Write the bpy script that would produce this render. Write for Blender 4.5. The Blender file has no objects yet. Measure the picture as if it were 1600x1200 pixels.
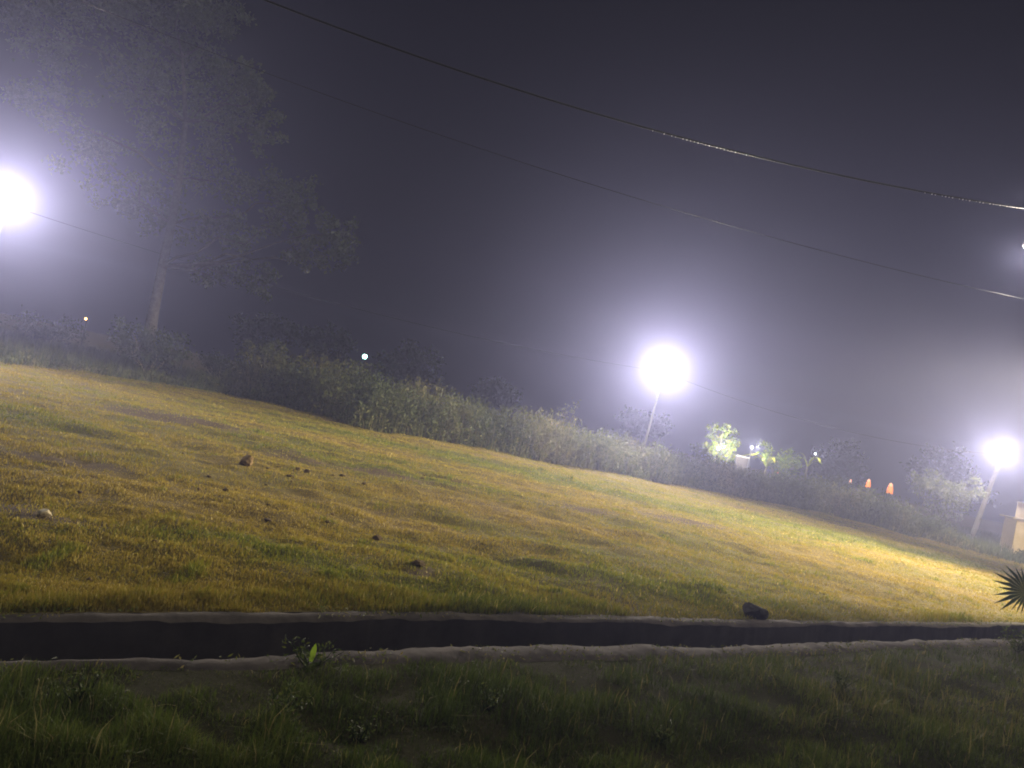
import bpy, bmesh, math, random
import numpy as np
from mathutils import Vector, Matrix

rng = np.random.default_rng(7)
random.seed(7)
sc = bpy.context.scene
col = sc.collection

# ------------------------------------------------------------------ camera
CAM_H = 2.2
ROLL, PITCH, F = math.radians(11.9), math.radians(2.0), 1155.0     # F in pixels of a 1600 wide frame
fw = Vector((0, math.cos(PITCH), math.sin(PITCH)))
up0 = Vector((0, -math.sin(PITCH), math.cos(PITCH)))
rt = Vector((1, 0, 0)) * math.cos(ROLL) + up0 * math.sin(ROLL)
up = -Vector((1, 0, 0)) * math.sin(ROLL) + up0 * math.cos(ROLL)
CAM = Vector((0, 0, CAM_H))
cd = bpy.data.cameras.new('camera')
cam = bpy.data.objects.new('camera', cd)
col.objects.link(cam)
cd.sensor_width = 36.0
cd.lens = F / 1600 * 36.0
cd.clip_end = 2000
cd.clip_start = 0.05
m = Matrix((rt, up, -fw)).transposed().to_4x4()
m.translation = CAM
cam.matrix_world = m
sc.camera = cam

# ------------------------------------------------------------------ world, fill light, exposure
w = bpy.data.worlds.new('World')
sc.world = w
w.use_nodes = True
nt = w.node_tree
bg = nt.nodes['Background']
sky = nt.nodes.new('ShaderNodeTexSky')
sky.sky_type = 'NISHITA'
sky.sun_disc = False
FILL_EL, SKY_ROT = math.radians(68), math.radians(215)
sky.sun_elevation = math.radians(-4)
sky.sun_rotation = SKY_ROT
nt.links.new(sky.outputs[0], bg.inputs[0])
bg.inputs[1].default_value = 0.04
ld = bpy.data.lights.new('foreground_fill', 'SUN')
ld.energy = 1.1
ld.angle = math.radians(6)
ld.color = (1.0, 1.0, 0.84)
lo = bpy.data.objects.new('foreground_fill', ld)
col.objects.link(lo)
# fill light added behind the camera at right to lift the foreground
fill_dir = Vector((0.30, -0.22, 0.93)).normalized()
lo.rotation_euler = fill_dir.to_track_quat('Z', 'Y').to_euler()
lo.location = (0, -5, 20)

sc.view_settings.view_transform = 'Standard'
sc.view_settings.look = 'None'
sc.view_settings.gamma = 1.0
sc.view_settings.exposure = 0.0
cy = sc.cycles
cy.max_bounces = 4
cy.diffuse_bounces = 2
cy.glossy_bounces = 2
cy.transmission_bounces = 2
cy.transparent_max_bounces = 4
cy.volume_bounces = 0
cy.caustics_reflective = False
cy.caustics_refractive = False
cy.use_denoising = True
cy.use_adaptive_sampling = True
cy.adaptive_threshold = 0.02
cy.sample_clamp_indirect = 4.0
cy.filter_width = 1.9

LAMP_POWER = 30000.0
FLOOD_POWER = 68000.0
FLOOD_CONE = 92
FLOODS = [((-2.0, 21.5), -0.1, 1.45), ((6.0, 31.0), 1.2, 0.36), ((26.0, 42.0), 0.55, 0.22)]       # aim point, offset on the crossbar, share of the power
EDGE_POWER = 650.0
HAZE_DENSITY = 0.0026
HAZE_G = 0.72
HAZE_COLOR = (0.55, 0.58, 1.0)
LAMP_COLOR = (1.0, 0.89, 0.76)
LAMP_CONE = 140


# ------------------------------------------------------------------ pixel helpers (1600 x 1200 frame)
def ray(x, y):
    return fw + rt * ((x - 800) / F) + up * ((600 - y) / F)


def pix(x, y, D):
    """point on the pixel's ray at forward distance D"""
    d = ray(x, y)
    return CAM + d * (D / d.y)


def gnd(x, y, z=0.0):
    d = ray(x, y)
    return CAM + d * ((z - CAM_H) / d.z)


def px_of(p):
    d = Vector(p) - CAM
    return 800 + F * d.dot(rt) / d.dot(fw), 600 - F * d.dot(up) / d.dot(fw)


# ------------------------------------------------------------------ noise
def _hash(ix, iy, seed):
    n = (ix.astype(np.int64) * 374761393 + iy.astype(np.int64) * 668265263 + seed * 1442695041) & 0x7fffffff
    n = ((n ^ (n >> 13)) * 1274126177) & 0x7fffffff
    n = n ^ (n >> 16)
    return (n & 0xffff) / 65535.0


def vnoise(x, y, seed=0):
    x = np.asarray(x, float)
    y = np.asarray(y, float)
    ix, iy = np.floor(x), np.floor(y)
    fx, fy = x - ix, y - iy
    fx = fx * fx * (3 - 2 * fx)
    fy = fy * fy * (3 - 2 * fy)
    a, b = _hash(ix, iy, seed), _hash(ix + 1, iy, seed)
    c, d = _hash(ix, iy + 1, seed), _hash(ix + 1, iy + 1, seed)
    return (a * (1 - fx) + b * fx) * (1 - fy) + (c * (1 - fx) + d * fx) * fy


def fbm(x, y, seed=0, oct=3):
    s, a, t = 0, 1.0, 0
    for k in range(oct):
        s = s + a * vnoise(x * 2 ** k, y * 2 ** k, seed + k)
        t += a
        a *= 0.5
    return s / t


# ------------------------------------------------------------------ materials
def new_mat(name):
    mt = bpy.data.materials.new(name)
    mt.use_nodes = True
    t = mt.node_tree
    return mt, t, t.nodes['Principled BSDF'], t.nodes['Material Output']


def mat_noise(name, c1, c2, scale=8.0, rough=0.85, bump=0.0, detail=5.0, spec=0.25):
    mt, t, p, out = new_mat(name)
    tc = t.nodes.new('ShaderNodeTexCoord')
    n = t.nodes.new('ShaderNodeTexNoise')
    n.inputs['Scale'].default_value = scale
    n.inputs['Detail'].default_value = detail
    n.inputs['Roughness'].default_value = 0.65
    t.links.new(tc.outputs['Object'], n.inputs['Vector'])
    r = t.nodes.new('ShaderNodeValToRGB')
    r.color_ramp.elements[0].position = 0.32
    r.color_ramp.elements[1].position = 0.68
    r.color_ramp.elements[0].color = (*c1, 1)
    r.color_ramp.elements[1].color = (*c2, 1)
    t.links.new(n.outputs['Fac'], r.inputs[0])
    t.links.new(r.outputs[0], p.inputs['Base Color'])
    p.inputs['Roughness'].default_value = rough
    p.inputs['Specular IOR Level'].default_value = spec
    if bump:
        b = t.nodes.new('ShaderNodeBump')
        b.inputs['Strength'].default_value = bump
        b.inputs['Distance'].default_value = 0.02
        t.links.new(n.outputs['Fac'], b.inputs['Height'])
        t.links.new(b.outputs[0], p.inputs['Normal'])
    return mt


def mat_emit(name, color, strength):
    mt, t, p, out = new_mat(name)
    p.inputs['Base Color'].default_value = (*color, 1)
    p.inputs['Emission Color'].default_value = (*color, 1)
    p.inputs['Emission Strength'].default_value = strength
    mt.cycles.emission_sampling = 'NONE'
    return mt


def mat_leaf(name, cols, trans=0.35, rough=0.6, spec=0.2):
    """diffuse + translucent leaf, colour picked along the ramp by the 'tint' attribute"""
    mt, t, p, out = new_mat(name)
    at = t.nodes.new('ShaderNodeAttribute')
    at.attribute_name = 'tint'
    r = t.nodes.new('ShaderNodeValToRGB')
    el = r.color_ramp.elements
    while len(el) < len(cols):
        el.new(0.5)
    for i, c in enumerate(cols):
        el[i].position = i / (len(cols) - 1)
        el[i].color = (*c, 1)
    t.links.new(at.outputs['Fac'], r.inputs[0])
    t.links.new(r.outputs[0], p.inputs['Base Color'])
    p.inputs['Roughness'].default_value = rough
    p.inputs['Specular IOR Level'].default_value = spec
    tr = t.nodes.new('ShaderNodeBsdfTranslucent')
    t.links.new(r.outputs[0], tr.inputs[0])
    mx = t.nodes.new('ShaderNodeMixShader')
    mx.inputs[0].default_value = trans
    t.links.new(p.outputs[0], mx.inputs[1])
    t.links.new(tr.outputs[0], mx.inputs[2])
    t.links.new(mx.outputs[0], out.inputs['Surface'])
    return mt


M = {}
GRASS = [(0.070, 0.090, 0.011), (0.150, 0.170, 0.015), (0.225, 0.185, 0.020), (0.275, 0.195, 0.028), (0.390, 0.310, 0.105)]
M['grass'] = mat_leaf('field_grass_blades', GRASS, 0.35)
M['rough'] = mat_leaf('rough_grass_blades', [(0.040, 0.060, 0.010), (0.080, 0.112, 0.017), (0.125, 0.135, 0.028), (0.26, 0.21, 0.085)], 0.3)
M['scrub'] = mat_leaf('scrub_leaves', [(0.038, 0.056, 0.019), (0.085, 0.103, 0.036), (0.140, 0.138, 0.056), (0.25, 0.215, 0.105)], 0.35)
M['treeleaf'] = mat_leaf('tree_leaves', [(0.040, 0.060, 0.018), (0.085, 0.110, 0.030), (0.150, 0.160, 0.055)], 0.35, 0.4, 0.4)
M['darkleaf'] = mat_leaf('far_tree_leaves', [(0.018, 0.028, 0.012), (0.035, 0.050, 0.018), (0.050, 0.060, 0.022)], 0.2)
M['bright'] = mat_leaf('garden_leaves', [(0.070, 0.120, 0.016), (0.15, 0.22, 0.022), (0.36, 0.34, 0.035)], 0.35)
M['palm'] = mat_leaf('palm_leaf', [(0.018, 0.035, 0.012), (0.035, 0.060, 0.018)], 0.15, 0.45, 0.4)
M['weed'] = mat_leaf('weed_leaves', [(0.035, 0.055, 0.012), (0.070, 0.095, 0.020), (0.12, 0.13, 0.03)], 0.3)
M['limeleaf'] = mat_leaf('lime_leaf', [(0.22, 0.34, 0.03), (0.26, 0.38, 0.04)], 0.4)
M['paleleaf'] = mat_leaf('pale_leaves', [(0.28, 0.30, 0.22), (0.42, 0.44, 0.36)], 0.35)
M['bark'] = mat_noise('bark', (0.05, 0.043, 0.036), (0.12, 0.105, 0.09), 5, 0.9, 0.6)
M['twig'] = mat_noise('pale_twig', (0.20, 0.17, 0.11), (0.34, 0.29, 0.20), 9, 0.8)
M['concrete'] = mat_noise('drain_concrete', (0.024, 0.019, 0.017), (0.080, 0.064, 0.056), 3.2, 0.98, 0.9, 10)
M['drainwall'] = mat_noise('drain_wall', (0.020, 0.017, 0.018), (0.048, 0.040, 0.040), 2.2, 0.98, 0.3, 9)
M['polem'] = mat_noise('pole_metal', (0.30, 0.30, 0.29), (0.42, 0.41, 0.39), 12, 0.5)
M['polec'] = mat_noise('pole_concrete', (0.26, 0.25, 0.24), (0.38, 0.36, 0.34), 8, 0.85)
M['housing'] = mat_noise('lamp_housing', (0.10, 0.10, 0.105), (0.16, 0.16, 0.165), 15, 0.5)
M['cable'] = mat_noise('cable_rubber', (0.012, 0.012, 0.013), (0.025, 0.025, 0.026), 30, 0.45)
M['cable2'] = mat_noise('cable_grey', (0.10, 0.10, 0.10), (0.18, 0.18, 0.18), 30, 0.4)
M['plaster'] = mat_noise('cream_plaster', (0.46, 0.36, 0.20), (0.56, 0.45, 0.27), 4, 0.9, 0.2)
M['plaster_trim'] = mat_noise('roof_slab', (0.24, 0.20, 0.15), (0.34, 0.28, 0.2), 4, 0.9, 0.2)
M['rock'] = mat_noise('tan_rock', (0.10, 0.062, 0.03), (0.25, 0.165, 0.075), 9, 0.95, 0.6)
M['palerock'] = mat_noise('pale_rock', (0.26, 0.21, 0.14), (0.42, 0.36, 0.27), 9, 0.95, 0.5)
M['darkrock'] = mat_noise('dark_rock', (0.022, 0.020, 0.022), (0.050, 0.045, 0.046), 12, 0.95, 0.6)
M['clod'] = mat_noise('soil_clod', (0.045, 0.030, 0.016), (0.10, 0.068, 0.034), 20, 1.0, 0.6)
M['lens'] = mat_emit('lit_lamp_lens', (1.0, 0.86, 0.62), 60.0)
M['dimlens'] = mat_emit('dim_lamp_lens', (1.0, 0.92, 0.80), 6.0)
M['teal'] = mat_emit('lit_teal_bulb', (0.45, 1.0, 0.85), 16.0)
M['amber'] = mat_emit('lit_amber_bulb', (1.0, 0.50, 0.14), 14.0)
M['white_bulb'] = mat_emit('lit_white_bulb', (0.85, 0.95, 1.0), 9.0)
M['orange'] = mat_emit('lit_orange_shade', (1.0, 0.30, 0.06), 1.05)
M['peach'] = mat_emit('lit_peach_top', (1.0, 0.52, 0.26), 1.2)
M['dimglow'] = mat_emit('dim_lit_shade', (1.0, 0.55, 0.40), 0.9)
M['whitepaint'] = mat_noise('white_paint', (0.70, 0.70, 0.70), (0.80, 0.80, 0.80), 5, 0.6)
M['drop'] = mat_noise('water_bead', (0.75, 0.75, 0.78), (0.85, 0.85, 0.88), 5, 0.15, spec=0.8)


# soil under the grass: bare soil, dry thatch and green by the same attributes as the blades
def ground_mat(name, soil, soil2, thatch, green):
    mt, t, p, out = new_mat(name)
    L = t.links.new
    tc = t.nodes.new('ShaderNodeTexCoord')
    n = t.nodes.new('ShaderNodeTexNoise')
    n.inputs['Scale'].default_value = 5.0
    n.inputs['Detail'].default_value = 9
    n.inputs['Roughness'].default_value = 0.75
    L(tc.outputs['Object'], n.inputs['Vector'])
    rs = t.nodes.new('ShaderNodeValToRGB')
    rs.color_ramp.elements[0].color = (*soil, 1)
    rs.color_ramp.elements[1].color = (*soil2, 1)
    rs.color_ramp.elements[0].position = 0.35
    rs.color_ramp.elements[1].position = 0.65
    L(n.outputs['Fac'], rs.inputs[0])
    at = t.nodes.new('ShaderNodeAttribute')
    at.attribute_name = 'tint'
    rg = t.nodes.new('ShaderNodeValToRGB')
    rg.color_ramp.elements[0].color = (*green, 1)
    rg.color_ramp.elements[1].color = (*thatch, 1)
    L(at.outputs['Fac'], rg.inputs[0])
    n2 = t.nodes.new('ShaderNodeTexNoise')
    n2.inputs['Scale'].default_value = 22.0
    n2.inputs['Detail'].default_value = 6
    n2.inputs['Roughness'].default_value = 0.8
    L(tc.outputs['Object'], n2.inputs['Vector'])
    mm = t.nodes.new('ShaderNodeMix')
    mm.data_type = 'RGBA'
    L(n2.outputs['Fac'], mm.inputs[0])
    L(rs.outputs[0], mm.inputs[6])
    L(rg.outputs[0], mm.inputs[7])
    ab = t.nodes.new('ShaderNodeAttribute')
    ab.attribute_name = 'bare'
    m2 = t.nodes.new('ShaderNodeMix')
    m2.data_type = 'RGBA'
    L(ab.outputs['Fac'], m2.inputs[0])
    L(mm.outputs[2], m2.inputs[6])
    L(rs.outputs[0], m2.inputs[7])
    L(m2.outputs[2], p.inputs['Base Color'])
    p.inputs['Roughness'].default_value = 1.0
    p.inputs['Specular IOR Level'].default_value = 0.1
    b = t.nodes.new('ShaderNodeBump')
    b.inputs['Strength'].default_value = 0.8
    b.inputs['Distance'].default_value = 0.04
    L(n2.outputs['Fac'], b.inputs['Height'])
    L(b.outputs[0], p.inputs['Normal'])
    return mt


M['field'] = ground_mat('field_soil', (0.050, 0.034, 0.022), (0.095, 0.068, 0.042), (0.19, 0.135, 0.036), (0.085, 0.10, 0.02))
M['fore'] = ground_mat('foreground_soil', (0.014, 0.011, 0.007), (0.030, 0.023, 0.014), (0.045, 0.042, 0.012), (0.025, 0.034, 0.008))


# ------------------------------------------------------------------ mesh helpers
def tag(o, label=None, cat=None, group=None, kind=None):
    if label: o['label'] = label
    if cat: o['category'] = cat
    if group: o['group'] = group
    if kind: o['kind'] = kind
    return o


def empty(name, loc):
    o = bpy.data.objects.new(name, None)
    o.empty_display_size = 0.2
    o.location = loc
    col.objects.link(o)
    return o


def link(name, me, mat, parent=None, smooth=False):
    """mesh with WORLD coordinates; when parented, shifted to the parent's frame"""
    o = bpy.data.objects.new(name, me)
    if mat is not None:
        me.materials.append(mat)
    col.objects.link(o)
    if parent is not None:
        off = Vector(parent.location)
        q = parent.parent
        while q is not None:
            off += Vector(q.location)
            q = q.parent
        me.transform(Matrix.Translation(-off))
        o.parent = parent
    if smooth:
        me.polygons.foreach_set('use_smooth', [True] * len(me.polygons))
    return o


def center_origin(o):
    """move a top-level mesh's origin to the foot of its bounding box"""
    me = o.data
    n = len(me.vertices)
    c = np.empty(n * 3)
    me.vertices.foreach_get('co', c)
    c = c.reshape(-1, 3)
    b = Vector(((c[:, 0].min() + c[:, 0].max()) / 2, (c[:, 1].min() + c[:, 1].max()) / 2, c[:, 2].min()))
    me.transform(Matrix.Translation(-b))
    o.location = b
    return o


def np_mesh(name, verts, faces, attrs=None):
    """faces: list of (k, array[n,k])"""
    me = bpy.data.meshes.new(name)
    verts = np.ascontiguousarray(verts, dtype=np.float32)
    me.vertices.add(len(verts))
    me.vertices.foreach_set('co', verts.ravel())
    li = np.concatenate([f.ravel() for k, f in faces]).astype(np.int32)
    ls, s = [], 0
    for k, f in faces:
        ls.append(s + np.arange(len(f)) * k)
        s += len(f) * k
    ls = np.concatenate(ls).astype(np.int32)
    me.loops.add(len(li))
    me.loops.foreach_set('vertex_index', li)
    me.polygons.add(len(ls))
    me.polygons.foreach_set('loop_start', ls)
    for an, av in (attrs or {}).items():
        a = me.attributes.new(an, 'FLOAT', 'POINT')
        a.data.foreach_set('value', np.ascontiguousarray(av, dtype=np.float32))
    me.update(calc_edges=True)
    return me


def blades(name, P, h, wd, tint, lean=0.35, seg=1, bias=(0, 0)):
    """grass blades rooted at P[n,3]"""
    n = len(P)
    az = rng.uniform(0, 2 * np.pi, n)
    side = np.stack([np.cos(az), np.sin(az), np.zeros(n)], 1) * (wd / 2)[:, None]
    la = rng.uniform(0, 2 * np.pi, n)
    lm = np.abs(rng.normal(0, lean, n)) * h
    L = np.stack([np.cos(la) * lm + bias[0] * h, np.sin(la) * lm + bias[1] * h, np.zeros(n)], 1)
    hz = np.stack([np.zeros(n), np.zeros(n), np.sqrt(np.maximum(h * h - lm * lm, (0.35 * h) ** 2))], 1)
    i = np.arange(n)
    if seg == 1:
        V = np.concatenate([P - side, P + side, P + L + hz])
        Fc = [(3, np.stack([i, i + n, i + 2 * n], 1))]
        T = np.tile(tint, 3)
    else:
        mid = P + L * 0.28 + hz * 0.55
        V = np.concatenate([P - side, P + side, mid - side * 0.75, mid + side * 0.75, P + L + hz * 0.95])
        Fc = [(4, np.stack([i, i + n, i + 3 * n, i + 2 * n], 1)), (3, np.stack([i + 2 * n, i + 3 * n, i + 4 * n], 1))]
        T = np.tile(tint, 5)
    return np_mesh(name, V, Fc, {'tint': np.clip(T, 0, 1)})


def leaf_cloud(name, P, ln, wd, tint, updir=0.0):
    """one folded diamond leaf at each P"""
    n = len(P)
    d = rng.normal(0, 1, (n, 3))
    d[:, 2] += updir
    d /= np.linalg.norm(d, axis=1)[:, None]
    q = rng.normal(0, 1, (n, 3))
    s = np.cross(d, q)
    s /= np.linalg.norm(s, axis=1)[:, None] + 1e-9
    nn = np.cross(d, s)
    a = P - d * (ln / 2)[:, None]
    b = P + d * (ln / 2)[:, None]
    mid = P + nn * (wd * 0.18)[:, None]
    c1 = mid + s * (wd / 2)[:, None]
    c2 = mid - s * (wd / 2)[:, None]
    i = np.arange(n)
    V = np.concatenate([a, c1, b, c2])
    return np_mesh(name, V, [(3, np.stack([i, i + n, i + 2 * n], 1)), (3, np.stack([i, i + 2 * n, i + 3 * n], 1))],
                   {'tint': np.clip(np.tile(tint, 4), 0, 1)})


class MB:
    def __init__(s):
        s.bm = bmesh.new()

    def tube(s, pts, radii, sides=8, cap=True):
        pts = [Vector(p) for p in pts]
        rings = []
        for i, p in enumerate(pts):
            d = (pts[min(i + 1, len(pts) - 1)] - pts[max(i - 1, 0)]).normalized()
            a = d.cross(Vector((0.13, 0.31, 0.94)))
            if a.length < 1e-3:
                a = d.cross(Vector((1, 0, 0)))
            a.normalize()
            b = d.cross(a)
            r = radii[i]
            rings.append([s.bm.verts.new(p + a * (r * math.cos(t)) + b * (r * math.sin(t)))
                          for t in (2 * math.pi * k / sides for k in range(sides))])
        for r0, r1 in zip(rings, rings[1:]):
            for k in range(sides):
                s.bm.faces.new((r0[k], r0[(k + 1) % sides], r1[(k + 1) % sides], r1[k]))
        if cap:
            s.bm.faces.new(rings[0][::-1])
            s.bm.faces.new(rings[-1])
        return s

    def box(s, c, size, rot=None, bevel=0.0):
        mt = Matrix.Translation(Vector(c)) @ (rot.to_4x4() if rot else Matrix()) @ Matrix.Diagonal((*size, 1))
        g = bmesh.ops.create_cube(s.bm, size=1.0, matrix=mt)
        if bevel:
            es = list({e for v in g['verts'] for e in v.link_edges})
            bmesh.ops.bevel(s.bm, geom=es, offset=bevel, segments=2, affect='EDGES', profile=0.6)
        return s

    def lathe(s, base, axis, prof, sides=14):
        """prof: (distance along the axis, radius)"""
        axis = Vector(axis).normalized()
        base = Vector(base)
        s.tube([base + axis * d for d, r in prof], [max(r, 0.002) for d, r in prof], sides)
        return s

    def mesh(s, name):
        me = bpy.data.meshes.new(name)
        bmesh.ops.recalc_face_normals(s.bm, faces=s.bm.faces)
        s.bm.to_mesh(me)
        s.bm.free()
        return me

    def build(s, name, mat, parent=None, smooth=False):
        return link(name, s.mesh(name), mat, parent, smooth)


def rock_mesh(name, c, size, seed, squash=0.7, sub=3):
    bm = bmesh.new()
    bmesh.ops.create_icosphere(bm, subdivisions=sub, radius=1.0)
    rr = random.Random(seed)
    planes = [(Vector((rr.gauss(0, 1), rr.gauss(0, 1), rr.gauss(0, 0.8))).normalized(), rr.uniform(0.45, 0.8)) for _ in range(12)]
    for v in bm.verts:
        p = v.co.copy()
        for nrm, dd in planes:
            q = p.dot(nrm)
            if q > dd:
                p -= nrm * (q - dd) * 0.9
        p *= 1 + rr.uniform(-0.07, 0.07)
        v.co = Vector((p.x * size[0], p.y * size[1], p.z * size[2]))
    me = bpy.data.meshes.new(name)
    zmin = min(v.co.z for v in bm.verts)
    bmesh.ops.translate(bm, verts=bm.verts, vec=Vector(c) + Vector((0, 0, -zmin - size[2] * 0.36)))
    bm.to_mesh(me)
    bm.free()
    return me


# ------------------------------------------------------------------ drain line: (s, t) frame, s along the drain, t away from the camera
A, B = gnd(0, 974), gnd(1600, 978)
E = Vector((B.x - A.x, B.y - A.y)).normalized()
N = Vector((-E.y, E.x))


def st(p):
    return p[0] * E.x + p[1] * E.y, p[0] * N.x + p[1] * N.y


def xy(s, t):
    return s * E.x + t * N.x, s * E.y + t * N.y


def edge_fn(pxs):
    q = sorted(st(gnd(x, y)) for x, y in pxs)
    S = np.array([a for a, b in q])
    T = np.array([b for a, b in q])

    def f(s):
        s = np.asarray(s, float)
        return np.interp(s, S, T) + 0.022 * (vnoise(s * 4.3, s * 0, 5) - 0.5) + 0.014 * (vnoise(s * 13.0, s * 0, 6) - 0.5) + 0.03 * (vnoise(s * 1.3, s * 0 + 3, 9) - 0.5)
    return f


far_in = edge_fn([(0, 974), (300, 973), (420, 972), (640, 970), (800, 972), (1000, 976), (1150, 979), (1400, 978), (1480, 981), (1600, 978)])
far_out_ = edge_fn([(0, 962), (250, 958), (500, 957), (800, 960), (1000, 965), (1150, 968), (1300, 972), (1600, 973)])
near_in = edge_fn([(0, 1037), (230, 1034), (420, 1029), (540, 1023), (700, 1013), (900, 1011), (1100, 1012), (1250, 1008), (1400, 1002), (1500, 1000), (1600, 1000)])
near_out_ = edge_fn([(0, 1050), (400, 1048), (540, 1040), (760, 1036), (1000, 1031), (1250, 1025), (1400, 1014), (1600, 1010)])
far_out = lambda s: np.maximum(far_out_(s), far_in(s) + 0.10)
near_out = lambda s: np.minimum(near_out_(s), near_in(s) - 0.14)

# patches on the field with their own colour: (pixel x, y, half length m along x, half length m along y, kind)
PATCH = [(270, 655, 2.6, 1.5, 'bare'), (90, 722, 1.2, 0.45, 'bare'), (1500, 926, 0.7, 0.35, 'bare'), (1060, 815, 2.0, 1.2, 'bare'),
         (560, 735, 3.4, 1.0, 'bare'), (640, 890, 0.5, 0.3, 'bare'), (30, 800, 1.3, 0.5, 'bare'), (900, 800, 1.5, 0.8, 'bare'),
         (500, 700, 4.5, 1.6, 'green'), (640, 745, 2.5, 0.8, 'green'), (60, 660, 3.0, 1.6, 'green'), (1450, 868, 6.0, 1.8, 'green'),
         (1000, 780, 8.0, 1.8, 'green'), (700, 712, 7.0, 2.2, 'green'), (1250, 825, 5.0, 2.0, 'green'), (1000, 930, 1.6, 0.7, 'green'), (700, 920, 2.0, 0.7, 'green'), (350, 860, 1.6, 0.6, 'green'),
         (500, 790, 3.0, 1.3, 'dry'), (650, 830, 2.5, 1.0, 'dry'), (1350, 890, 4.0, 1.5, 'dry'), (250, 780, 2.5, 1.0, 'dry'), (850, 820, 3.0, 1.2, 'dry')]
_P = [(gnd(x, y), a, b, k) for x, y, a, b, k in PATCH]


def fields(x, y):
    """dryness 0..1 and bareness 0..1 of the field at x, y"""
    wx = x + 1.1 * (fbm(x * 0.7, y * 0.7, 31) - 0.5) * 2
    wy = y + 0.8 * (fbm(x * 0.7 + 9, y * 0.7, 37) - 0.5) * 2
    dry = 0.55 + 0.9 * (fbm(x * 0.22, y * 0.38, 11, 4) - 0.5) + 0.5 * (fbm(x * 1.3, y * 1.6, 17) - 0.5)
    bare = np.clip((fbm(x * 0.55, y * 0.9, 23, 4) - 0.70) * 7, 0, 1) * 0.6
    for c, a, b, k in _P:
        g = np.exp(-(((wx - c.x) / a) ** 2 + ((wy - c.y) / b) ** 2) * 1.3)
        if k == 'bare':
            bare = np.maximum(bare, np.clip(g * 1.7 - 0.35, 0, 1))
        elif k == 'green':
            dry = dry - 0.55 * g
        else:
            dry = dry + 0.3 * g
    return np.clip(dry, 0, 1), np.clip(bare, 0, 1)


def height(x, y):
    s = x * E.x + y * E.y
    t = x * N.x + y * N.y
    d = np.clip((t - far_out(s)) / 1.2, 0, 1)
    b = 0.24 * (fbm(x * 0.30, y * 0.45, 41) - 0.5) + 0.14 * (fbm(x * 1.1, y * 1.5, 43) - 0.5) + 0.05 * (vnoise(x * 3.3, y * 3.7, 47) - 0.5)
    return 0.004 + d * (b + 0.01)


def fore_height(x, y):
    s = x * E.x + y * E.y
    t = x * N.x + y * N.y
    d = np.clip((near_out(s) - t) / 0.9, 0, 1)
    b = 0.22 * (fbm(x * 0.55, y * 0.7, 51) - 0.45) + 0.16 * (fbm(x * 1.9, y * 2.1, 53) - 0.5)
    return 0.004 + d * b - 0.05 * np.clip((near_out(s) - t - 1.5) / 4, 0, 1)


# ------------------------------------------------------------------ ground sheets
def graded(a, b, h0, grow, hmax):
    out, h = [a], h0
    while out[-1] < b:
        out.append(out[-1] + h)
        h = min(h * grow, hmax)
    return np.array(out)


def sheet(name, S, T, edge, sign, zf, mat):
    ss, tt = np.meshgrid(S, T)
    t = edge(ss) + sign * tt
    x, y = ss * E.x + t * N.x, ss * E.y + t * N.y
    z = zf(x, y)
    dry, bare = fields(x, y)
    V = np.stack([x.ravel(), y.ravel(), z.ravel()], 1)
    nS, nT = len(S), len(T)
    i = (np.arange(nT - 1)[:, None] * nS + np.arange(nS - 1)[None, :]).ravel()
    q = np.stack([i, i + 1, i + nS + 1, i + nS], 1)
    if sign < 0:
        q = q[:, ::-1]
    me = np_mesh(name, V, [(4, q)], {'tint': dry.ravel(), 'bare': bare.ravel()})
    o = link(name, me, mat, None, True)
    return o


Spos = graded(0, 190, 0.16, 1.012, 12)
S_all = np.concatenate([-Spos[:0:-1] * 0.85, Spos]) + 6.0
field = sheet('field', S_all, graded(0, 180, 0.10, 1.014, 10), far_out, 1, height, M['field'])
tag(field, kind='structure')
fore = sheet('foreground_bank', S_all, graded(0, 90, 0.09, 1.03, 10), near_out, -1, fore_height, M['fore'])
tag(fore, kind='structure')

# drain: lips, walls, floor in one swept section
Sd = np.concatenate([np.arange(-90, -8, 0.3), np.arange(-8, 26, 0.05), np.arange(26, 120, 0.3)])
fo, fi, ni, no = far_out(Sd), far_in(Sd), near_in(Sd), near_out(Sd)
rag = 0.006 * (vnoise(Sd * 4, Sd * 0, 61) - 0.5)
DEPTH = 0.85
ones = np.ones_like(Sd)


def sweep(name, rows, mat, parent=None):
    V, q = [], []
    n = len(Sd)
    for t, z in rows:
        V.append(np.stack([Sd * E.x + t * N.x, Sd * E.y + t * N.y, z], 1))
    for k in range(len(rows) - 1):
        i = np.arange(n - 1) + k * n
        q.append(np.stack([i, i + 1, i + 1 + n, i + n], 1))
    return link(name, np_mesh(name, np.concatenate(V), [(4, np.concatenate(q))]), mat, parent)


drain = empty('drainage_channel', (0, 0, 0))
tag(drain, kind='structure')
wob = lambda k: 0.03 * (vnoise(Sd * 2.3, Sd * 0 + k, 71) - 0.5) + 0.018 * (vnoise(Sd * 9.0, Sd * 0 + k * 3.3, 73) - 0.5)
sweep('near_lip', [(no - 0.10, -0.06 * ones), (no + 0.01, 0.012 + wob(1)), ((no + ni) / 2, 0.026 + wob(2)), (ni - 0.02, 0.022 + wob(3)), (ni, 0.008 + wob(3))], M['concrete'], drain)
sweep('far_lip', [(fi, 0.004 + wob(4)), (fi + 0.02, 0.022 + wob(4)), ((fi + fo) / 2, 0.026 + wob(5)), (fo - 0.01, 0.016 + wob(6)), (fo + 0.12, -0.06 * ones)], M['concrete'], drain)
sweep('near_wall', [(ni, 0.008 + wob(3)), (ni + 0.004, -0.3 * ones), (ni + 0.01, -DEPTH * ones)], M['drainwall'], drain)
sweep('channel_floor', [(ni + 0.01, -DEPTH * ones), ((ni + fi) / 2, -DEPTH - 0.04 * ones), (fi - 0.01, -DEPTH * ones)], M['drainwall'], drain)
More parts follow.
